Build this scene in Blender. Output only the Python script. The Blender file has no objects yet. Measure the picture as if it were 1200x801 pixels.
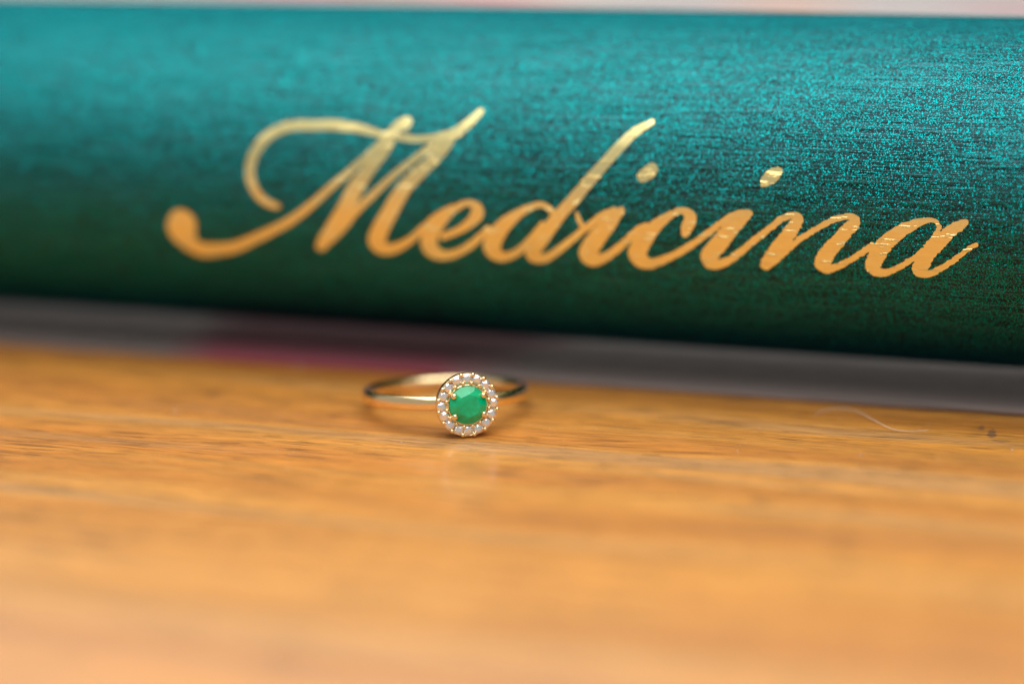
import bpy, bmesh, math, random
import numpy as np
from mathutils import Matrix, Vector, noise

MM = 0.001                      # every length below is written in millimetres
scene = bpy.context.scene
COL = scene.collection

# ------------------------------------------------------------------ camera, world, lamps, exposure
cam_data = bpy.data.cameras.new('camera')
cam = bpy.data.objects.new('camera', cam_data)
COL.objects.link(cam)
# columns: right, up, back
cam.matrix_world = Matrix(((0.9999783, 0.0065888, 0.0, 5.0764 * MM),
                           (-0.0016497, 0.2503746, -0.9681476, -220.8783 * MM),
                           (-0.006379, 0.9681266, 0.25038, 68.2307 * MM),
                           (0, 0, 0, 1)))
cam_data.sensor_width = 36.0
cam_data.lens = 71.346
cam_data.clip_start = 0.01
cam_data.clip_end = 50.0
cam_data.dof.use_dof = True
cam_data.dof.focus_distance = 0.2290
cam_data.dof.aperture_fstop = 4.6
scene.camera = cam

world = bpy.data.worlds.new('World')
scene.world = world
world.use_nodes = True
bg = world.node_tree.nodes['Background']
bg.inputs['Color'].default_value = (0.85, 0.83, 0.80, 1)
bg.inputs['Strength'].default_value = 0.46


def area(name, loc, target, sx, sy, power, color):
    ld = bpy.data.lights.new(name, 'AREA')
    ld.shape = 'RECTANGLE'
    ld.size, ld.size_y = sx, sy
    ld.energy = power
    ld.color = color
    o = bpy.data.objects.new(name, ld)
    COL.objects.link(o)
    o.location = loc
    d = Vector(target) - Vector(loc)
    o.rotation_euler = d.to_track_quat('-Z', 'Y').to_euler()
    return o


area('skylight', (0.05, -0.12, 1.05), (0.05, -0.12, 0), 1.3, 1.7, 22.0, (1.0, 0.985, 0.96))
area('window_light', (-0.3, 2.0, 1.0), (0, 0, 0.05), 2.4, 1.1, 13.0, (0.98, 0.985, 0.97))

scene.view_settings.view_transform = 'Standard'
scene.view_settings.look = 'None'
scene.view_settings.exposure = 0.0
scene.view_settings.gamma = 1.0
scene.view_settings.use_curve_mapping = False
try:
    scene.cycles.use_denoising = True
    scene.cycles.denoiser = 'OPENIMAGEDENOISE'
    scene.cycles.denoising_prefilter = 'ACCURATE'
    scene.cycles.caustics_reflective = True
    scene.cycles.sample_clamp_indirect = 6.0
except Exception:
    pass

# ------------------------------------------------------------------ helpers


def tag(o, label=None, cat=None, group=None, kind=None):
    if label:
        o['label'] = label
    if cat:
        o['category'] = cat
    if group:
        o['group'] = group
    if kind:
        o['kind'] = kind
    return o


def link(name, me, mat=None, parent=None):
    o = bpy.data.objects.new(name, me)
    COL.objects.link(o)
    if mat and me and not me.materials:
        me.materials.append(mat)
    if parent:
        o.parent = parent
    return o


def bm_mesh(name, bm, smooth=True):
    bmesh.ops.recalc_face_normals(bm, faces=bm.faces[:])
    me = bpy.data.meshes.new(name)
    bm.to_mesh(me)
    bm.free()
    if smooth:
        me.shade_smooth()
    return me


def lathe(profile, n, closed=False):
    """revolve (r, z) points about Z; lengths in mm"""
    bm = bmesh.new()
    rings = []
    for r, z in profile:
        if r < 1e-6:
            rings.append([bm.verts.new((0, 0, z * MM))])
        else:
            rings.append([bm.verts.new((r * math.cos(2 * math.pi * k / n) * MM, r * math.sin(2 * math.pi * k / n) * MM, z * MM)) for k in range(n)])
    m = len(rings)
    for i in range(m if closed else m - 1):
        a, b = rings[i], rings[(i + 1) % m]
        for k in range(n):
            k2 = (k + 1) % n
            if len(a) == 1 and len(b) == 1:
                continue
            if len(a) == 1:
                bm.faces.new((a[0], b[k], b[k2]))
            elif len(b) == 1:
                bm.faces.new((a[k], b[0], a[k2]))
            else:
                bm.faces.new((a[k], b[k], b[k2], a[k2]))
    return bm


class N:
    """small node-tree writer"""

    def __init__(self, name):
        self.mat = bpy.data.materials.new(name)
        self.mat.use_nodes = True
        self.t = self.mat.node_tree
        self.bsdf = self.t.nodes['Principled BSDF']
        self.out = self.t.nodes['Material Output']

    def add(self, kind, ins=None, **props):
        n = self.t.nodes.new(kind)
        for k, v in props.items():
            setattr(n, k, v)
        for k, v in (ins or {}).items():
            self.put(n.inputs[k], v)
        return n

    def put(self, sock, v):
        if isinstance(v, bpy.types.NodeSocket):
            self.t.links.new(v, sock)
        elif isinstance(v, (tuple, list)) and len(v) == 3 and sock.type == 'RGBA':
            sock.default_value = (*v, 1)
        else:
            sock.default_value = v

    def set(self, **kw):
        for k, v in kw.items():
            self.put(self.bsdf.inputs[k.replace('_', ' ')], v)

    def coord(self, scale=(1, 1, 1), loc=(0, 0, 0)):
        tc = self.add('ShaderNodeTexCoord')
        return self.add('ShaderNodeMapping', {'Vector': tc.outputs['Object'], 'Scale': scale, 'Location': loc}).outputs['Vector']

    def noise(self, vec, scale=1.0, detail=3.0, rough=0.55, dist=0.0):
        return self.add('ShaderNodeTexNoise', {'Vector': vec, 'Scale': scale, 'Detail': detail, 'Roughness': rough, 'Distortion': dist})

    def ramp(self, fac, stops, interp='LINEAR'):
        n = self.add('ShaderNodeValToRGB', {'Fac': fac})
        cr = n.color_ramp
        cr.interpolation = interp
        while len(cr.elements) < len(stops):
            cr.elements.new(0.5)
        for e, (p, c) in zip(cr.elements, stops):
            e.position = p
            e.color = (*c, 1) if isinstance(c, tuple) else (c, c, c, 1)
        return n.outputs['Color']

    def mix(self, fac, a, b, blend='MIX'):
        n = self.add('ShaderNodeMix', data_type='RGBA', blend_type=blend)
        self.put(n.inputs[0], fac)
        self.put(n.inputs[6], a)
        self.put(n.inputs[7], b)
        return n.outputs[2]

    def math(self, op, a, b=None, clamp=False):
        n = self.add('ShaderNodeMath', operation=op, use_clamp=clamp)
        self.put(n.inputs[0], a)
        if b is not None:
            self.put(n.inputs[1], b)
        return n.outputs[0]

    def vmath(self, op, a, b=None, scale=None):
        n = self.add('ShaderNodeVectorMath', operation=op)
        self.put(n.inputs[0], a)
        if b is not None:
            self.put(n.inputs[1], b)
        if scale is not None:
            self.put(n.inputs['Scale'], scale)
        return n.outputs[0]

    def bump(self, height, dist, strength=1.0, normal=None):
        ins = {'Height': height, 'Distance': dist, 'Strength': strength}
        if normal is not None:
            ins['Normal'] = normal
        return self.add('ShaderNodeBump', ins).outputs['Normal']


# ------------------------------------------------------------------ materials
GRAIN_YAW = math.radians(-15.876)


def wood_material():
    m = N('varnished_wood')
    warp = m.noise(m.coord((9, 60, 60)), 1.0, 2.0, 0.5)
    base = m.coord((1, 1, 1))
    wv = m.vmath('SCALE', m.vmath('SUBTRACT', warp.outputs['Color'], (0.5, 0.5, 0.5)), scale=0.012)
    wv = m.vmath('MULTIPLY', wv, (0.0, 1.0, 0.0))
    v = m.vmath('ADD', base, wv)
    broad = m.noise(m.vmath('MULTIPLY', v, (4.0, 115.0, 60.0)), 1.0, 3.0, 0.55)      # bands some 6-10 mm wide
    mid = m.noise(m.vmath('MULTIPLY', v, (14.0, 520.0, 200.0)), 1.0, 4.0, 0.6)       # 2 mm streaks
    fine = m.noise(m.vmath('MULTIPLY', v, (95.0, 5200.0, 900.0)), 1.0, 4.0, 0.65)    # fibres
    pore = m.noise(m.vmath('MULTIPLY', v, (210.0, 5600.0, 900.0)), 1.0, 2.0, 0.5)
    c1 = m.ramp(broad.outputs['Fac'], [(0.28, (0.40, 0.215, 0.085)), (0.42, (0.57, 0.215, 0.030)), (0.54, (0.66, 0.285, 0.046)), (0.64, (0.54, 0.275, 0.095)), (0.74, (0.60, 0.250, 0.045))])
    c2 = m.ramp(mid.outputs['Fac'], [(0.28, (0.72, 0.67, 0.63)), (0.46, (1.0, 1.0, 1.0)), (0.7, (1.12, 1.06, 0.94))])
    c = m.mix(1.0, c1, c2, 'MULTIPLY')
    c3 = m.ramp(fine.outputs['Fac'], [(0.36, (0.20, 0.16, 0.13)), (0.46, (1.0, 1.0, 1.0)), (0.62, (1.42, 1.40, 1.34))])
    c = m.mix(0.9, c, m.mix(1.0, c, c3, 'MULTIPLY'))
    pm = m.ramp(pore.outputs['Fac'], [(0.34, 1.0), (0.39, 0.0)])
    patch = m.ramp(m.noise(m.coord((30, 90, 90)), 1.0, 2.0).outputs['Fac'], [(0.42, 0.0), (0.6, 1.0)])
    c = m.mix(m.math('MULTIPLY', m.math('MULTIPLY', pm, patch), 0.85), c, (0.10, 0.055, 0.03))
    # a dark ink-like stain and its stray flecks, right of the ring
    tc = m.add('ShaderNodeTexCoord').outputs['Object']
    jag = m.noise(m.coord((900, 1600, 900)), 1.0, 3.0, 0.7)
    for (su, sv, ru, rv, amt) in [(57.34, 15.89, 0.55, 2.0, 0.6), (56.05, 18.23, 0.4, 1.2, 0.45), (58.63, 13.56, 1.3, 0.5, 0.4)]:
        d = m.vmath('MULTIPLY', m.vmath('SUBTRACT', tc, (su * MM, sv * MM, 0)), (1 / (ru * MM), 1 / (rv * MM), 0.0))
        ln = m.add('ShaderNodeVectorMath', {0: d}, operation='LENGTH').outputs['Value']
        ln = m.math('ADD', ln, m.math('MULTIPLY', m.math('SUBTRACT', jag.outputs['Fac'], 0.5), 2.6))
        k = m.math('MULTIPLY', m.ramp(ln, [(0.75, 1.0), (1.0, 0.0)]), amt)
        c = m.mix(k, c, (0.045, 0.045, 0.055))
    hgt = m.math('ADD', m.math('MULTIPLY', mid.outputs['Fac'], 0.5), m.math('ADD', fine.outputs['Fac'], m.math('MULTIPLY', pm, -0.6)))
    nrm = m.bump(hgt, 0.00016, 1.0)
    rough = m.ramp(fine.outputs['Fac'], [(0.3, 0.52), (0.7, 0.36)])
    m.set(Base_Color=c, Roughness=rough, Normal=nrm, Specular_IOR_Level=0.5)
    m.set(Coat_Weight=0.5, Coat_Roughness=0.18, Coat_Normal=m.bump(mid.outputs['Fac'], 0.00005, 0.8))
    return m.mat


def ridges(m):
    """shallow grooves running along the tube, shared by the paper and the foil on it"""
    a = m.noise(m.coord((110, 4200, 4200)), 1.0, 3.0, 0.6)
    b = m.noise(m.coord((300, 9000, 9000)), 1.0, 2.0, 0.6)
    return m.math('ADD', a.outputs['Fac'], m.math('MULTIPLY', b.outputs['Fac'], 0.5))


def teal_material():
    m = N('teal_metallic_paper')
    h = ridges(m)
    nb = m.bump(h, 0.00013, 0.85)
    vo = m.add('ShaderNodeTexVoronoi', {'Vector': m.coord(), 'Scale': 8200.0, 'Randomness': 1.0}, feature='F1')
    wn = m.add('ShaderNodeTexWhiteNoise', {'Vector': vo.outputs['Position']}, noise_dimensions='3D')
    flake = m.math('GREATER_THAN', wn.outputs['Value'], 0.56)
    inside = m.math('LESS_THAN', vo.outputs['Distance'], 0.62)
    flake = m.math('MULTIPLY', flake, inside)
    tilt = m.vmath('SCALE', m.vmath('SUBTRACT', wn.outputs['Color'], (0.5, 0.5, 0.5)), scale=m.math('MULTIPLY', flake, 0.80))
    nn = m.vmath('NORMALIZE', m.vmath('ADD', nb, tilt))
    shade = m.ramp(h, [(0.55, (0.014, 0.018, 0.023)), (0.75, (0.030, 0.060, 0.070)), (0.98, (0.050, 0.140, 0.165))])
    c = m.mix(flake, shade, (0.0, 0.325, 0.335))
    rough = m.math('SUBTRACT', 0.42, m.math('MULTIPLY', flake, 0.22))
    m.set(Base_Color=c, Metallic=1.0, Roughness=rough, Normal=nn, Specular_Tint=(0.05, 0.50, 0.54))
    return m.mat


def foil_material():
    m = N('gold_foil')
    h = ridges(m)
    nrm = m.bump(h, 0.00010, 0.34)
    dent = m.noise(m.coord((330, 2600, 2600)), 1.0, 2.0, 0.5)
    nrm = m.bump(m.ramp(dent.outputs['Fac'], [(0.60, 0.0), (0.82, 1.0)]), 0.00016, 0.9, nrm)
    worn = m.noise(m.coord((500, 2500, 2500)), 1.0, 3.0, 0.6)
    c = m.ramp(worn.outputs['Fac'], [(0.3, (0.94, 0.80, 0.34)), (0.6, (0.98, 0.88, 0.41)), (0.75, (0.98, 0.91, 0.50))])
    m.set(Base_Color=c, Metallic=0.90, Roughness=0.28, Normal=nrm)
    return m.mat


def gold_material():
    m = N('polished_gold')
    s = m.noise(m.coord((700, 700, 3000)), 1.0, 3.0, 0.6)
    m.set(Base_Color=(0.97, 0.745, 0.42), Metallic=1.0, Roughness=m.ramp(s.outputs['Fac'], [(0.35, 0.16), (0.7, 0.28)]),
          Normal=m.bump(s.outputs['Fac'], 0.00002, 0.25))
    return m.mat


def emerald_material():
    m = N('cloudy_emerald')
    s = m.noise(m.coord((900, 900, 900)), 1.0, 4.0, 0.6, 0.6)
    c = m.ramp(s.outputs['Fac'], [(0.3, (0.0, 0.40, 0.15)), (0.5, (0.0, 0.52, 0.205)), (0.72, (0.0, 0.64, 0.29))])
    m.set(Base_Color=c, Roughness=0.04, IOR=1.60, Transmission_Weight=0.10, Coat_Weight=0.0, Coat_Roughness=0.02)
    return m.mat


def diamond_material():
    m = N('clear_diamond')
    m.set(Base_Color=(1.0, 0.99, 0.98), Roughness=0.0, IOR=2.2, Metallic=0.62, Transmission_Weight=0.30, Specular_IOR_Level=0.8)
    return m.mat


def cloth_material():
    m = N('printed_cloth')
    tc = m.add('ShaderNodeTexCoord').outputs['Object']
    wob = m.noise(m.coord((45, 45, 45)), 1.0, 3.0, 0.6)
    slub = m.noise(m.coord((60, 900, 900)), 1.0, 3.0, 0.6)
    c = m.ramp(slub.outputs['Fac'], [(0.3, (0.32, 0.275, 0.27)), (0.5, (0.42, 0.375, 0.365)), (0.7, (0.50, 0.45, 0.44))])
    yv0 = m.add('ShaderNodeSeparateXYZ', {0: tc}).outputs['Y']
    # paler warm tone under the tube, painted in to offset its shade
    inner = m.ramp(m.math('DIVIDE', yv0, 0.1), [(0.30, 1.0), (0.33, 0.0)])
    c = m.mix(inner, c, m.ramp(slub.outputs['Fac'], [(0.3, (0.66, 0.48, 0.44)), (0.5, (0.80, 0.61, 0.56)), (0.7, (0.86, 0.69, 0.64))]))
    # front edge painted darker grey-mauve to tone down the light on the hem
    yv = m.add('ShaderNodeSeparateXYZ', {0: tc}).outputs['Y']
    hem_darkening = m.ramp(m.math('DIVIDE', m.math('ADD', yv, 0.0095), 0.1), [(0.0, 1.0), (0.05, 0.0)])
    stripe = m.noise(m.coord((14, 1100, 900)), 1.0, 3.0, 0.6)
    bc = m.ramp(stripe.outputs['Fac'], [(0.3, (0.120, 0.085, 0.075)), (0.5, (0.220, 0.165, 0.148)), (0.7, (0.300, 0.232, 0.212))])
    c = m.mix(hem_darkening, c, bc)
    # printed flowers, (u, v) centre and half sizes in mm on the cloth
    for (pu, pv, ru, rv, colr) in [
            (-14, 15, 28, 60, (0.36, 0.058, 0.090)), (-222, 480, 34, 64, (0.66, 0.19, 0.28)), (-184, 484, 17, 64, (0.40, 0.17, 0.07)),
            (-138, 488, 27, 64, (0.78, 0.13, 0.13)), (-110, 490, 11, 44, (0.80, 0.62, 0.45)), (-31, 509, 22, 64, (0.74, 0.36, 0.17)),
            (-330, 420, 30, 30, (0.62, 0.20, 0.28)), (170, 400, 26, 34, (0.66, 0.22, 0.26)), (60, 400, 30, 34, (0.40, 0.035, 0.075)),
            (150, 90, 24, 30, (0.66, 0.22, 0.30)), (-120, 110, 26, 26, (0.72, 0.40, 0.22)), (-60, 640, 34, 30, (0.40, 0.035, 0.075))]:
        d = m.vmath('MULTIPLY', m.vmath('SUBTRACT', tc, (pu * MM, pv * MM, 0)), (1 / (ru * MM), 1 / (rv * MM), 0.0))
        ln = m.add('ShaderNodeVectorMath', {0: d}, operation='LENGTH').outputs['Value']
        ln = m.math('ADD', ln, m.math('MULTIPLY', m.math('SUBTRACT', wob.outputs['Fac'], 0.5), 0.7))
        c = m.mix(m.ramp(ln, [(0.68, 1.0), (1.0, 0.0)]), c, colr)
    wx = m.add('ShaderNodeTexWave', {'Vector': tc, 'Scale': 900.0, 'Distortion': 0.6}, wave_type='BANDS', bands_direction='X')
    wy = m.add('ShaderNodeTexWave', {'Vector': tc, 'Scale': 900.0, 'Distortion': 0.6}, wave_type='BANDS', bands_direction='Y')
    wv = m.math('MAXIMUM', wx.outputs['Fac'], wy.outputs['Fac'])
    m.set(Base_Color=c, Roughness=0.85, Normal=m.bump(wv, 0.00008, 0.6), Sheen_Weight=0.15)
    return m.mat


WOOD, TEAL, FOIL, GOLD = wood_material(), teal_material(), foil_material(), gold_material()
EMERALD, DIAMOND, CLOTH = emerald_material(), diamond_material(), cloth_material()
cap = N('black_cap_plastic')
cap.set(Base_Color=(0.03, 0.03, 0.032), Roughness=0.4)
fib = N('pale_fibre')
fib.set(Base_Color=(0.85, 0.80, 0.74), Roughness=0.45)
dst = N('pale_dust')
dst.set(Base_Color=(0.70, 0.64, 0.58), Roughness=0.7)

# ------------------------------------------------------------------ table
bm = bmesh.new()
bmesh.ops.create_cube(bm, size=1.0)
bmesh.ops.scale(bm, verts=bm.verts, vec=(1.8, 1.3, 0.03))
bmesh.ops.bevel(bm, geom=bm.edges[:], offset=0.003, segments=3, affect='EDGES', profile=0.5)
bmesh.ops.translate(bm, verts=bm.verts, vec=(0.10, 0.20, -0.015))
table = link('table_top', bm_mesh('table_top', bm, smooth=False), WOOD)
table.rotation_euler.z = GRAIN_YAW
tag(table, 'honey-brown varnished wooden table top with fine straight grain under the ring', 'table')

# ------------------------------------------------------------------ cloth under and behind the tube
TUBE_O = Vector((0.0, 40.43555152, 23.71146202)) * MM
TUBE_R = 21.11146202


def build_cloth():
    bm = bmesh.new()
    us = [-520 + 4 * k for k in range(271)]
    prof = [(780, 0.06), (300, 0.06), (0, 0.06), (-15.0, 0.06)]
    for k in range(1, 8):
        a = -math.pi / 2 - math.pi * k / 8
        prof.append((-15.0 + 0.32 * math.cos(a), 0.38 + 0.32 * math.sin(a)))
    tops = [-15.0, -15, -14.2, -13, -12, -11, -10, -9, -8, -7, -6, -4, -2, 0, 3, 6, 10, 16, 24, 34, 46, 60, 76, 94, 114, 136, 160, 190, 220, 260, 300, 350, 400, 460, 530, 600, 690, 780]
    n_under = len(prof)
    prof += [(v, 0.7) for v in tops]
    rows = []
    for u in us:
        row = []
        for i, (v, z) in enumerate(prof):
            p = Vector((u * 0.045, v * 0.05, 3.0))
            edge = math.exp(-((v + 15.0) / 8.0) ** 2) if i >= 3 else 0.0
            dv = edge * (0.7 * noise.noise(Vector((u * 0.035, 0, 7))) + 0.25 * noise.noise(Vector((u * 0.15, 0, 9))))
            dz = 0.0
            if i >= n_under:
                flat = 1 - math.exp(-(v / 7.0) ** 2)              # pressed flat where the tube rests
                far = min(1.0, max(0.0, (v - 30) / 120.0))
                dz = flat * (0.22 * noise.noise(Vector((u * 0.012, v * 0.4, 1.0))) + 0.12 * noise.noise(p)) + far * 2.2 * max(0.0, noise.noise(Vector((u * 0.011, v * 0.017, 5.0))) + 0.15)
            row.append(bm.verts.new((u * MM, (v + dv) * MM, (z + dz) * MM)))
        rows.append(row)
    n = len(prof)
    for a, b in zip(rows[:-1], rows[1:]):
        for i in range(n):
            j = (i + 1) % n
            bm.faces.new((a[i], a[j], b[j], b[i]))
    bm.faces.new(rows[0])
    bm.faces.new(list(reversed(rows[-1])))
    return bm_mesh('cloth', bm)


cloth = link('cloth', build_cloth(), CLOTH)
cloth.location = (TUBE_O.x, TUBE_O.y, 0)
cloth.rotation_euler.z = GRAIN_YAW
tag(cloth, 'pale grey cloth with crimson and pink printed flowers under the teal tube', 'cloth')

# ------------------------------------------------------------------ the tube and its lettering
U0, U1 = -135.0, 175.0


def build_tube():
    bm = bmesh.new()
    seg = 256
    prof = [(U0, TUBE_R - 1.2), (U0, TUBE_R - 0.3), (U0 + 0.3, TUBE_R)]
    prof += [(U0 + (U1 - U0) * k / 24, TUBE_R) for k in range(1, 24)]
    prof += [(U1 - 0.3, TUBE_R), (U1, TUBE_R - 0.3), (U1, TUBE_R - 1.2)]
    rings = []
    for u, r in prof:
        rings.append([bm.verts.new((u * MM, r * math.cos(2 * math.pi * k / seg) * MM, r * math.sin(2 * math.pi * k / seg) * MM)) for k in range(seg)])
    for a, b in zip(rings[:-1], rings[1:]):
        for k in range(seg):
            bm.faces.new((a[k], a[(k + 1) % seg], b[(k + 1) % seg], b[k]))
    return bm_mesh('tube', bm)


tube = link('paper_tube', build_tube(), TEAL)
tube.location = TUBE_O
tube.rotation_euler.z = GRAIN_YAW
tag(tube, 'shimmering teal paper tube with the gold foil word Medicina, lying on the cloth', 'diploma tube')
for uu, sgn in ((U0, -1), (U1, 1)):
    cr = 23.71146202 - 0.72
    bm = lathe([(0, 2.0), (cr - 1.6, 2.0), (cr - 0.5, 1.6), (cr, 0.6), (cr, -11.5), (cr - 0.3, -12.0), (TUBE_R + 0.06, -12.0), (TUBE_R + 0.06, -1.0), (0, -1.0)], 128)
    ec = link('end_cap', bm_mesh('end_cap', bm), cap.mat, tube)
    ec.location = (uu * MM, 0, 0)
    ec.rotation_euler = (0, sgn * math.pi / 2, 0)

# pen strokes of the script: (along the tube, round the tube, half width) in mm
LETTERS = [
 ('capital M with a looped flourish', [
  [(-31.69,-4.51,1.81),(-31.95,-5.46,1.91),(-31.44,-7.14,1.28),(-30.12,-8.08,1.11),(-28.98,-8.21,1.03),(-27.55,-8.05,0.90),(-26.12,-7.84,0.81),(-24.51,-7.31,0.70),(-23.00,-6.58,0.64),(-21.39,-5.79,0.59),(-19.92,-5.06,0.56),(-16.89,-3.35,0.51),(-13.92,-1.10,0.48),(-11.29,1.19,0.43),(-8.56,3.50,0.42),(-5.95,5.92,0.45),(-4.26,7.67,0.58),(-3.07,8.77,0.76),(-2.36,9.17,0.76)],
  [(-3.71,7.64,0.48),(-4.94,5.51,0.74),(-6.59,3.49,0.83),(-8.31,1.04,0.99),(-9.78,-1.66,1.01),(-11.74,-4.52,0.95),(-12.94,-6.02,0.80),(-13.54,-6.86,0.58)],
  [(-13.41,-6.97,0.46),(-10.49,-4.23,0.50),(-8.65,-2.15,0.45),(-5.79,0.63,0.43),(-3.09,3.08,0.43),(-1.26,4.55,0.45),(0.76,6.04,0.51),(3.11,7.42,0.62),(5.08,9.00,0.58),(6.12,10.11,0.45),(6.76,10.94,0.37)],
  [(3.38,6.86,0.46),(1.89,5.26,0.72),(0.15,3.56,0.82),(-2.08,1.31,0.90),(-3.82,-1.39,0.97),(-5.50,-4.20,1.05),(-6.05,-5.72,1.08),(-5.54,-6.52,0.97),(-4.45,-6.64,0.76),(-3.19,-6.21,0.59),(-1.77,-5.31,0.47),(-0.59,-4.31,0.42),(0.58,-3.23,0.39),(1.73,-2.09,0.38)],
  [(-18.56,-1.74,0.29),(-19.22,-1.61,0.45),(-20.21,-1.17,0.50),(-21.18,-0.30,0.57),(-21.93,1.10,0.61),(-22.15,2.78,0.63),(-21.75,4.47,0.66),(-20.83,5.97,0.68),(-19.59,7.18,0.68),(-17.99,8.00,0.66),(-16.13,8.37,0.65),(-13.91,8.44,0.66),(-11.71,8.57,0.65),(-8.93,8.41,0.59),(-6.69,7.96,0.49),(-5.00,7.54,0.42),(-2.81,7.31,0.40),(-0.63,7.23,0.41),(1.50,7.49,0.45),(3.59,8.01,0.60),(5.08,9.00,0.58)],
 ]),
 ('letter e', [
  [(2.54,-4.57,0.43),(4.33,-3.81,0.45),(5.89,-2.80,0.57),(6.96,-1.63,0.76),(7.09,-0.83,0.70),(6.41,-0.24,0.48),(5.34,-0.34,0.41),(4.03,-1.13,0.46),(2.46,-2.54,0.70),(1.16,-4.19,0.91),(0.67,-5.47,1.05),(0.99,-6.50,1.05),(2.07,-7.08,0.73),(3.61,-6.89,0.56),(5.56,-5.83,0.48),(7.30,-4.32,0.44),(8.32,-3.27,0.41)],
  [(-0.59,-4.31,0.46),(0.58,-3.23,0.45),(1.95,-2.02,0.43),(3.93,-0.82,0.38)],
 ]),
 ('letter d', [
  [(16.63,-1.07,0.37),(15.91,-0.33,0.36),(14.97,-0.01,0.38),(13.71,-0.32,0.41),(12.22,-1.17,0.56),(10.71,-2.35,0.83),(9.70,-3.48,0.96),(8.80,-4.91,1.07),(8.66,-5.95,1.08),(9.24,-6.68,0.88),(10.18,-6.86,0.62),(11.40,-6.37,0.52),(12.65,-5.38,0.48),(13.91,-4.03,0.47),(15.13,-2.51,0.48)],
  [(27.74,10.33,0.35),(26.60,9.56,0.50),(25.28,8.48,0.60),(23.05,5.81,0.67),(21.02,3.40,0.70),(18.87,0.74,0.73),(16.88,-1.55,0.78),(15.18,-3.91,0.86),(14.03,-5.42,0.91),(13.65,-6.24,0.94),(14.13,-6.77,0.80),(15.19,-6.74,0.60),(16.41,-5.97,0.50),(17.53,-5.05,0.46),(18.84,-3.93,0.42),(20.13,-2.77,0.40)],
 ]),
 ('first letter i', [
  [(20.13,-2.77,0.42),(21.19,-1.95,0.44),(22.55,-0.87,0.44),(23.88,-0.24,0.35)],
  [(19.34,-0.79,0.22),(19.59,-1.66,0.30),(20.14,-2.47,0.36)],
  [(24.76,-0.18,0.36),(24.09,-0.82,0.66),(23.05,-2.12,0.89),(21.76,-3.67,1.05),(20.75,-5.27,1.11),(20.55,-6.02,1.13),(20.98,-6.58,0.97),(21.93,-6.50,0.68),(23.11,-5.87,0.53),(24.41,-4.73,0.47),(25.59,-3.58,0.42)],
  [(27.19,3.88,0.70),(27.73,4.32,0.83),(28.21,4.75,0.73)],
 ]),
 ('letter c', [
  [(25.59,-3.58,0.44),(26.74,-2.51,0.45),(27.66,-2.00,0.46)],
  [(32.33,-2.60,0.50),(32.54,-1.86,0.70),(32.94,-0.92,0.74),(32.73,-0.22,0.58),(31.92,0.08,0.40),(31.01,-0.23,0.41),(29.91,-0.96,0.57),(28.58,-2.16,0.82),(27.54,-3.43,0.99),(26.72,-4.83,1.07),(26.56,-5.68,1.11),(27.01,-6.45,0.97),(27.91,-6.75,0.71),(29.16,-6.40,0.55),(31.15,-5.30,0.46),(32.60,-4.32,0.43),(33.94,-3.36,0.39)],
 ]),
 ('second letter i', [
  [(33.94,-3.36,0.40),(35.15,-2.35,0.39),(36.35,-1.31,0.38),(37.44,-0.48,0.38),(38.62,0.05,0.38),(39.51,0.15,0.37)],
  [(39.76,0.11,0.40),(38.93,-0.53,0.74),(37.85,-1.60,0.91),(36.65,-3.22,1.00),(35.53,-4.67,1.05),(35.13,-5.52,1.03),(35.38,-6.24,0.84),(36.28,-6.34,0.62),(37.61,-5.60,0.50),(38.84,-4.60,0.45),(40.24,-3.22,0.41)],
  [(41.22,3.42,0.23),(41.68,3.98,0.68),(42.29,4.54,0.82),(42.89,5.10,0.54)],
 ]),
 ('letter n', [
  [(40.24,-3.22,0.42),(41.33,-2.30,0.39),(42.50,-1.27,0.37),(43.38,-0.50,0.37),(44.34,0.02,0.37),(45.22,0.08,0.41),(45.53,-0.22,0.53),(45.20,-0.84,0.70),(44.82,-1.46,0.76),(44.00,-2.73,0.84),(43.02,-4.15,0.87),(42.11,-5.51,0.79),(41.60,-6.21,0.50)],
  [(41.80,-6.32,0.47),(43.11,-5.18,0.42),(44.37,-3.89,0.37),(45.57,-2.76,0.35),(46.69,-1.95,0.34),(47.65,-1.27,0.33),(48.61,-0.68,0.33),(49.56,-0.13,0.33),(50.47,0.18,0.37),(51.53,0.23,0.40),(52.03,-0.16,0.48),(51.75,-0.62,0.67),(51.24,-1.15,0.77),(50.16,-2.47,0.84),(49.10,-3.82,0.91),(48.48,-5.04,0.96),(48.33,-5.70,0.87),(48.82,-6.18,0.63),(49.70,-6.01,0.49),(50.67,-5.46,0.41),(51.74,-4.74,0.38)],
 ]),
 ('closing letter a', [
  [(51.74,-4.74,0.37),(52.89,-3.88,0.36),(53.93,-2.89,0.33)],
  [(61.38,-0.46,0.24),(61.07,0.07,0.24),(60.49,0.31,0.27),(59.84,0.23,0.33),(59.00,-0.05,0.45),(58.07,-0.52,0.64),(57.00,-1.22,0.78),(56.12,-2.01,0.86),(55.37,-2.76,0.91),(54.63,-3.94,0.95),(54.15,-5.09,0.91),(54.07,-5.64,0.85),(54.56,-6.22,0.64),(55.34,-6.29,0.48),(56.20,-6.03,0.39),(57.16,-5.41,0.35),(58.20,-4.65,0.33),(59.22,-3.75,0.32),(60.23,-2.56,0.32),(60.95,-1.42,0.30),(61.38,-0.46,0.24)],
  [(64.17,0.21,0.38),(63.62,-0.15,0.58),(62.44,-1.05,0.73),(61.27,-2.40,0.81),(60.18,-3.83,0.82),(59.45,-5.27,0.89),(59.35,-5.78,0.79),(59.85,-6.19,0.56),(60.71,-6.00,0.45),(61.55,-5.51,0.39),(62.57,-4.72,0.35),(63.49,-3.93,0.33),(64.41,-3.10,0.30),(65.50,-2.24,0.26)],
 ]),
]


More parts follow.
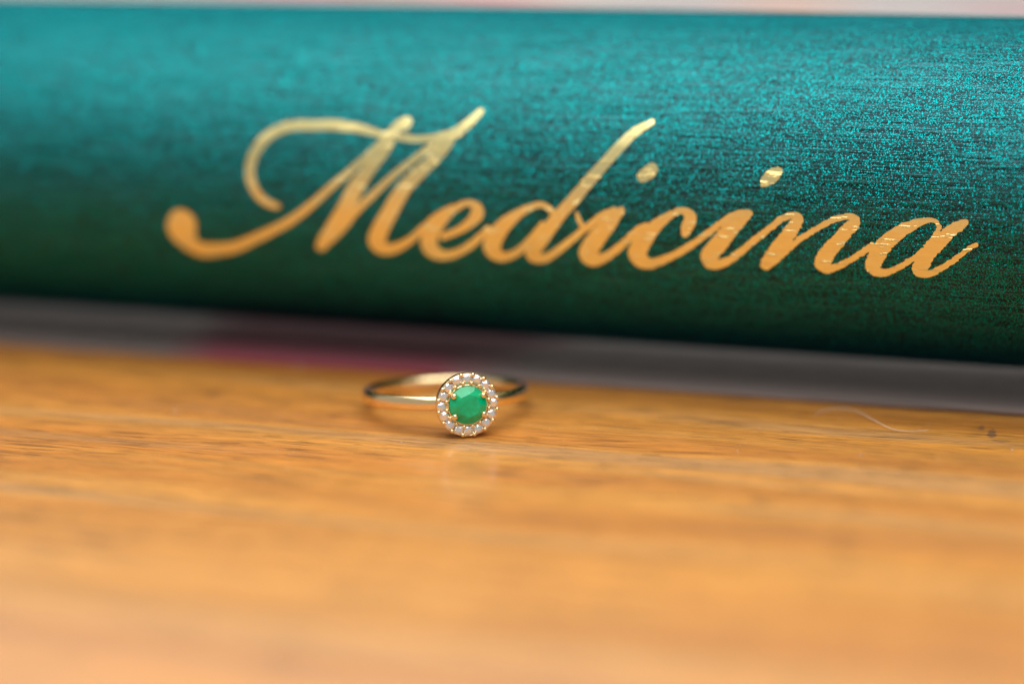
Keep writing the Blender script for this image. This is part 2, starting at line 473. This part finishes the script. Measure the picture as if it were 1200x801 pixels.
def dense(stroke):
    """Catmull-Rom through the pen points"""
    p = np.array(stroke, float)
    if len(p) < 3:
        return p
    ext = np.vstack([2 * p[0] - p[1], p, 2 * p[-1] - p[-2]])
    out = []
    for i in range(1, len(ext) - 2):
        a, b, c, d = ext[i - 1], ext[i], ext[i + 1], ext[i + 2]
        for t in np.linspace(0, 1, 5, endpoint=False):
            out.append(0.5 * ((2 * b) + (c - a) * t + (2 * a - 5 * b + 4 * c - d) * t * t + (3 * b - a - 3 * c + d) * t ** 3))
    out.append(p[-1])
    return np.array(out)


def build_letters():
    g = 0.09
    u_lo, u_hi, v_lo, v_hi = -34.0, 72.0, -12.0, 16.0
    nu, nv = int((u_hi - u_lo) / g) + 1, int((v_hi - v_lo) / g) + 1
    uu = u_lo + g * np.arange(nu)
    vv = v_lo + g * np.arange(nv)
    sd = np.full((len(LETTERS), nu, nv), 9.0, np.float32)
    for li, (nm, strokes) in enumerate(LETTERS):
        for st in strokes:
            q = dense(st)
            for (x0, y0, w0), (x1, y1, w1) in zip(q[:-1], q[1:]):
                pad = max(w0, w1) + 0.6
                i0, i1 = np.searchsorted(uu, [min(x0, x1) - pad, max(x0, x1) + pad])
                j0, j1 = np.searchsorted(vv, [min(y0, y1) - pad, max(y0, y1) + pad])
                X, Y = np.meshgrid(uu[i0:i1], vv[j0:j1], indexing='ij')
                dx, dy = x1 - x0, y1 - y0
                L2 = dx * dx + dy * dy + 1e-9
                t = np.clip(((X - x0) * dx + (Y - y0) * dy) / L2, 0, 1)
                d = np.hypot(X - x0 - t * dx, Y - y0 - t * dy) - (w0 + t * (w1 - w0))
                s = sd[li, i0:i1, j0:j1]
                np.minimum(s, d, out=s)
    owner = sd.argmin(axis=0)
    sdf = sd.min(axis=0)
    # the foil is stamped over grooved paper: ragged along the grooves, with a few missed slivers
    rng = np.random.default_rng(4)

    def streaks(lu, lv):
        a = rng.standard_normal((int(106 / lu) + 4, int(28 / lv) + 4))
        fu = (uu - u_lo) / lu
        fv = (vv - v_lo) / lv
        iu, iv = fu.astype(int), fv.astype(int)
        tu, tv = (fu - iu)[:, None], (fv - iv)[None, :]
        return (a[iu][:, iv] * (1 - tu) * (1 - tv) + a[iu + 1][:, iv] * tu * (1 - tv) + a[iu][:, iv + 1] * (1 - tu) * tv + a[iu + 1][:, iv + 1] * tu * tv)
    s1, s2 = streaks(1.8, 0.13), streaks(1.4, 0.20)
    sdf = sdf + (0.035 + 0.035 * np.clip((uu - 10.0) / 50.0, 0, 1)[:, None]) * s1
    worn = np.clip((uu - 25.0) / 40.0, 0, 1)[:, None]          # more misses towards the end of the word
    hole = (s2 - 2.35 + 0.7 * worn) * 0.30
    sdf = np.where(sdf < 0, np.maximum(sdf, hole), sdf)
    meshes = []
    inside = sdf < 0
    for li in range(len(LETTERS)):
        verts, faces, key = [], [], {}

        def vid(k, u, v):
            if k not in key:
                key[k] = len(verts)
                th = v / TUBE_R
                r = TUBE_R + 0.03
                verts.append((u * MM, -r * math.cos(th) * MM, r * math.sin(th) * MM))
            return key[k]
        cell_any = inside[:-1, :-1] | inside[1:, :-1] | inside[:-1, 1:] | inside[1:, 1:]
        for i, j in np.argwhere(cell_any & (owner[:-1, :-1] == li)):
            c = ((i, j), (i + 1, j), (i + 1, j + 1), (i, j + 1))
            poly = []
            for n_ in range(4):
                a, b = c[n_], c[(n_ + 1) % 4]
                fa, fb = sdf[a], sdf[b]
                if fa < 0:
                    poly.append(vid(a, uu[a[0]], vv[a[1]]))
                if (fa < 0) != (fb < 0):
                    t = fa / (fa - fb)
                    lo, hi = (a, b) if a < b else (b, a)
                    poly.append(vid((lo, hi), uu[a[0]] + t * (uu[b[0]] - uu[a[0]]), vv[a[1]] + t * (vv[b[1]] - vv[a[1]])))
            if len(poly) >= 3:
                faces.append(poly)
        me = bpy.data.meshes.new('letter')
        me.from_pydata(verts, [], faces)
        me.validate()
        me.shade_smooth()
        meshes.append(me)
    return meshes


for (nm, _), me in zip(LETTERS, build_letters()):
    tag(link('letter', me, FOIL, tube), 'gold foil script ' + nm)

# ------------------------------------------------------------------ the ring
ring = bpy.data.objects.new('gem_ring', None)
ring.empty_display_size = 0.005
COL.objects.link(ring)
tag(ring, 'small gold ring with a round green stone circled by tiny clear stones', 'ring')

# band: a D-shaped section swept round
RO, RI, HB = 9.9, 8.75, 0.82
prof = []
for k in range(17):
    a = -math.pi / 2 + math.pi * k / 16
    prof.append((RO - 0.55 + 0.55 * math.cos(a) ** 0.75 if abs(math.cos(a)) > 1e-6 else RO - 0.55, HB * math.sin(a)))
for k in range(13):                      # comfort-fit inner face, gently domed
    z = HB * (1 - k / 6)
    prof.append((RI + 0.36 * (z / HB) ** 2 + (0.06 if k in (0, 12) else 0), z * 0.985))
band = link('band', bm_mesh('band', lathe(prof, 192, closed=True)), GOLD, ring)

# bezel cup, its axis along -Y of the ring
FACE = 11.5
bez_prof = [(0, -2.2), (2.6, -2.2), (3.1, -2.05), (3.38, -1.7), (3.52, -1.2), (3.6, -0.5), (3.6, -0.08), (3.55, 0.04), (3.46, 0.02), (3.42, -0.12), (2.5, -0.12),
            (2.42, -0.05), (2.3, 0.12), (2.2, 0.14), (2.1, 0.05), (1.9, -0.6), (1.2, -1.2), (0, -1.4)]
bezel = link('bezel', bm_mesh('bezel', lathe(bez_prof, 96)), GOLD, ring)
bezel.location = (0, -FACE * MM, 0)
bezel.rotation_euler = Matrix(((1, 0, 0), (0, 0, -1), (0, 1, 0))).to_euler()
# (columns: x = ring x, y = ring z, z = -ring y)


def brilliant(r, crown, girdle, pav, tab=0.56):
    bm = bmesh.new()
    pts = []
    for k in range(8):
        a = math.radians(45 * k + 22.5)
        pts.append((r * tab * math.cos(a), r * tab * math.sin(a), crown))
        b = math.radians(45 * k)
        pts.append((r * 0.80 * math.cos(b), r * 0.80 * math.sin(b), crown * 0.50))
    for k in range(16):
        a = math.radians(22.5 * k)
        pts.append((r * math.cos(a), r * math.sin(a), 0))
        pts.append((r * math.cos(a), r * math.sin(a), -girdle))
    for k in range(8):
        a = math.radians(45 * k)
        pts.append((r * 0.55 * math.cos(a), r * 0.55 * math.sin(a), -girdle - pav * 0.52))
    pts.append((0, 0, -girdle - pav))
    vs = [bm.verts.new((x * MM, y * MM, z * MM)) for x, y, z in pts]
    bmesh.ops.convex_hull(bm, input=vs)
    bmesh.ops.dissolve_limit(bm, angle_limit=math.radians(1.0), verts=bm.verts, edges=bm.edges)
    return bm_mesh('gem', bm, smooth=False)


em = link('emerald', brilliant(2.2, 0.62, 0.12, 1.2, 0.60), EMERALD, bezel)
em.location = (0, 0, 0.30 * MM)
em.rotation_euler.z = math.radians(22.5)

gem = brilliant(0.585, 0.24, 0.04, 0.36, 0.5)
gem.materials.append(DIAMOND)
rnd = random.Random(3)
for k in range(16):
    a = math.radians(90 + 22.5 * k)
    d = link('diamond', gem, None, bezel)
    d.location = (3.0 * math.cos(a) * MM, 3.0 * math.sin(a) * MM, 0.03 * MM)
    d.rotation_euler = (rnd.uniform(-.2, .2), rnd.uniform(-.2, .2), rnd.uniform(0, 3))


def ball_mesh(name, r, squash=1.0):
    bm = bmesh.new()
    bmesh.ops.create_uvsphere(bm, u_segments=14, v_segments=9, radius=r * MM)
    bmesh.ops.scale(bm, verts=bm.verts, vec=(1, 1, squash))
    return bm_mesh(name, bm)


bead = ball_mesh('bead', 0.25, 0.9)
bead.materials.append(GOLD)
for k in range(16):
    a = math.radians(90 + 11.25 + 22.5 * k)
    for rr in (3.46, 2.50):
        b = link('bead', bead, None, bezel)
        b.location = (rr * math.cos(a) * MM, rr * math.sin(a) * MM, 0.12 * MM)

pm = bm_mesh('prong', lathe([(0, -0.9), (0.26, -0.9), (0.27, -0.3), (0.29, 0.0), (0.335, 0.12), (0.35, 0.26), (0.31, 0.42), (0.20, 0.54), (0.09, 0.59), (0, 0.60)], 20))
pm.materials.append(GOLD)
for deg in (146, 32, -32, -144):
    a = math.radians(deg)
    p = link('prong', pm, None, bezel)
    p.location = (2.06 * math.cos(a) * MM, 2.06 * math.sin(a) * MM, 0.35 * MM)
    p.rotation_euler = (math.radians(9) * math.sin(a), -math.radians(9) * math.cos(a), 0)

# pose: the head leans on its lower rim, the back of the band on the wood
az, tilt, roll = math.radians(14.5), math.radians(8.4), math.radians(1.0)
RM = Matrix.Rotation(roll, 4, 'Y') @ Matrix.Rotation(az, 4, 'Z') @ Matrix.Rotation(-tilt, 4, 'X')
head = RM @ Vector((0, -FACE * MM, 0))
ring.matrix_world = Matrix.Translation(Vector((0, 0, 3.7 * MM)) - head) @ RM
bpy.context.view_layer.update()
low = {}
for o in (band, bezel):
    low[o.name] = min((o.matrix_world @ v.co).z for v in o.data.vertices)
for o in bezel.children:
    low[o.name] = min((o.matrix_world @ v.co).z for v in o.data.vertices)
ring.location.z -= min(low.values())
print('ring lows', {k: round(v * 1000, 3) for k, v in low.items() if k in ('band', 'bezel')}, 'min', min(low.values()) * 1000)

# ------------------------------------------------------------------ a loose hair and dust on the wood
HAIR = [(40.56, 7.44), (41.47, 8.83), (42.91, 9.69), (44.36, 9.3), (45.64, 7.85), (46.63, 4.87), (47.65, 2.29), (48.18, 1.44), (49.32, 0.75), (50.78, 0.72), (52.66, 1.34)]
pts = dense([(x, y, 0.07 + 0.35 * math.sin(math.pi * i / (len(HAIR) - 1)) ** 2) for i, (x, y) in enumerate(HAIR)])
bm = bmesh.new()
prev = None
for i, (x, y, z) in enumerate(pts):
    a, b = pts[max(i - 1, 0)], pts[min(i + 1, len(pts) - 1)]
    t = Vector(b - a).normalized()
    s = t.cross(Vector((0, 0, 1))).normalized()
    w = s.cross(t)
    r = 0.036 * (0.55 + 0.45 * math.sin(math.pi * min(1, (i + 2) / (len(pts) + 2))))
    cur = [bm.verts.new((Vector((x, y, z)) + (s * math.cos(k * math.pi / 3) + w * math.sin(k * math.pi / 3)) * r) * MM) for k in range(6)]
    if prev:
        for k in range(6):
            bm.faces.new((prev[k], prev[(k + 1) % 6], cur[(k + 1) % 6], cur[k]))
    else:
        bm.faces.new(cur)
    prev = cur
bm.faces.new(prev)
tag(link('loose_hair', bm_mesh('loose_hair', bm), fib.mat), 'thin pale curved hair lying on the wood right of the ring', 'hair')

rnd = random.Random(11)
spots = [(-35.1, 10.9, .13), (43.3, -8.0, .12), (60.4, -6.4, .12), (-22.3, 30.6, .2), (-7.5, -2.0, .07), (30, -6, .08)]
for _ in range(110):
    spots.append((rnd.uniform(-45, 75), rnd.uniform(-22, 18), rnd.uniform(0.025, 0.065)))
bm = bmesh.new()
for x, y, r in spots:
    res = bmesh.ops.create_icosphere(bm, subdivisions=1, radius=r * MM)
    sx, sy = rnd.uniform(0.7, 1.6), rnd.uniform(0.6, 1.2)
    for v in res['verts']:
        v.co = Vector((v.co.x * sx + x * MM, v.co.y * sy + y * MM, v.co.z * 0.8 + r * 0.7 * MM))
tag(link('dust', bm_mesh('dust', bm), dst.mat), 'tiny pale dust specks scattered on the wood around the ring', 'dust', kind='stuff')
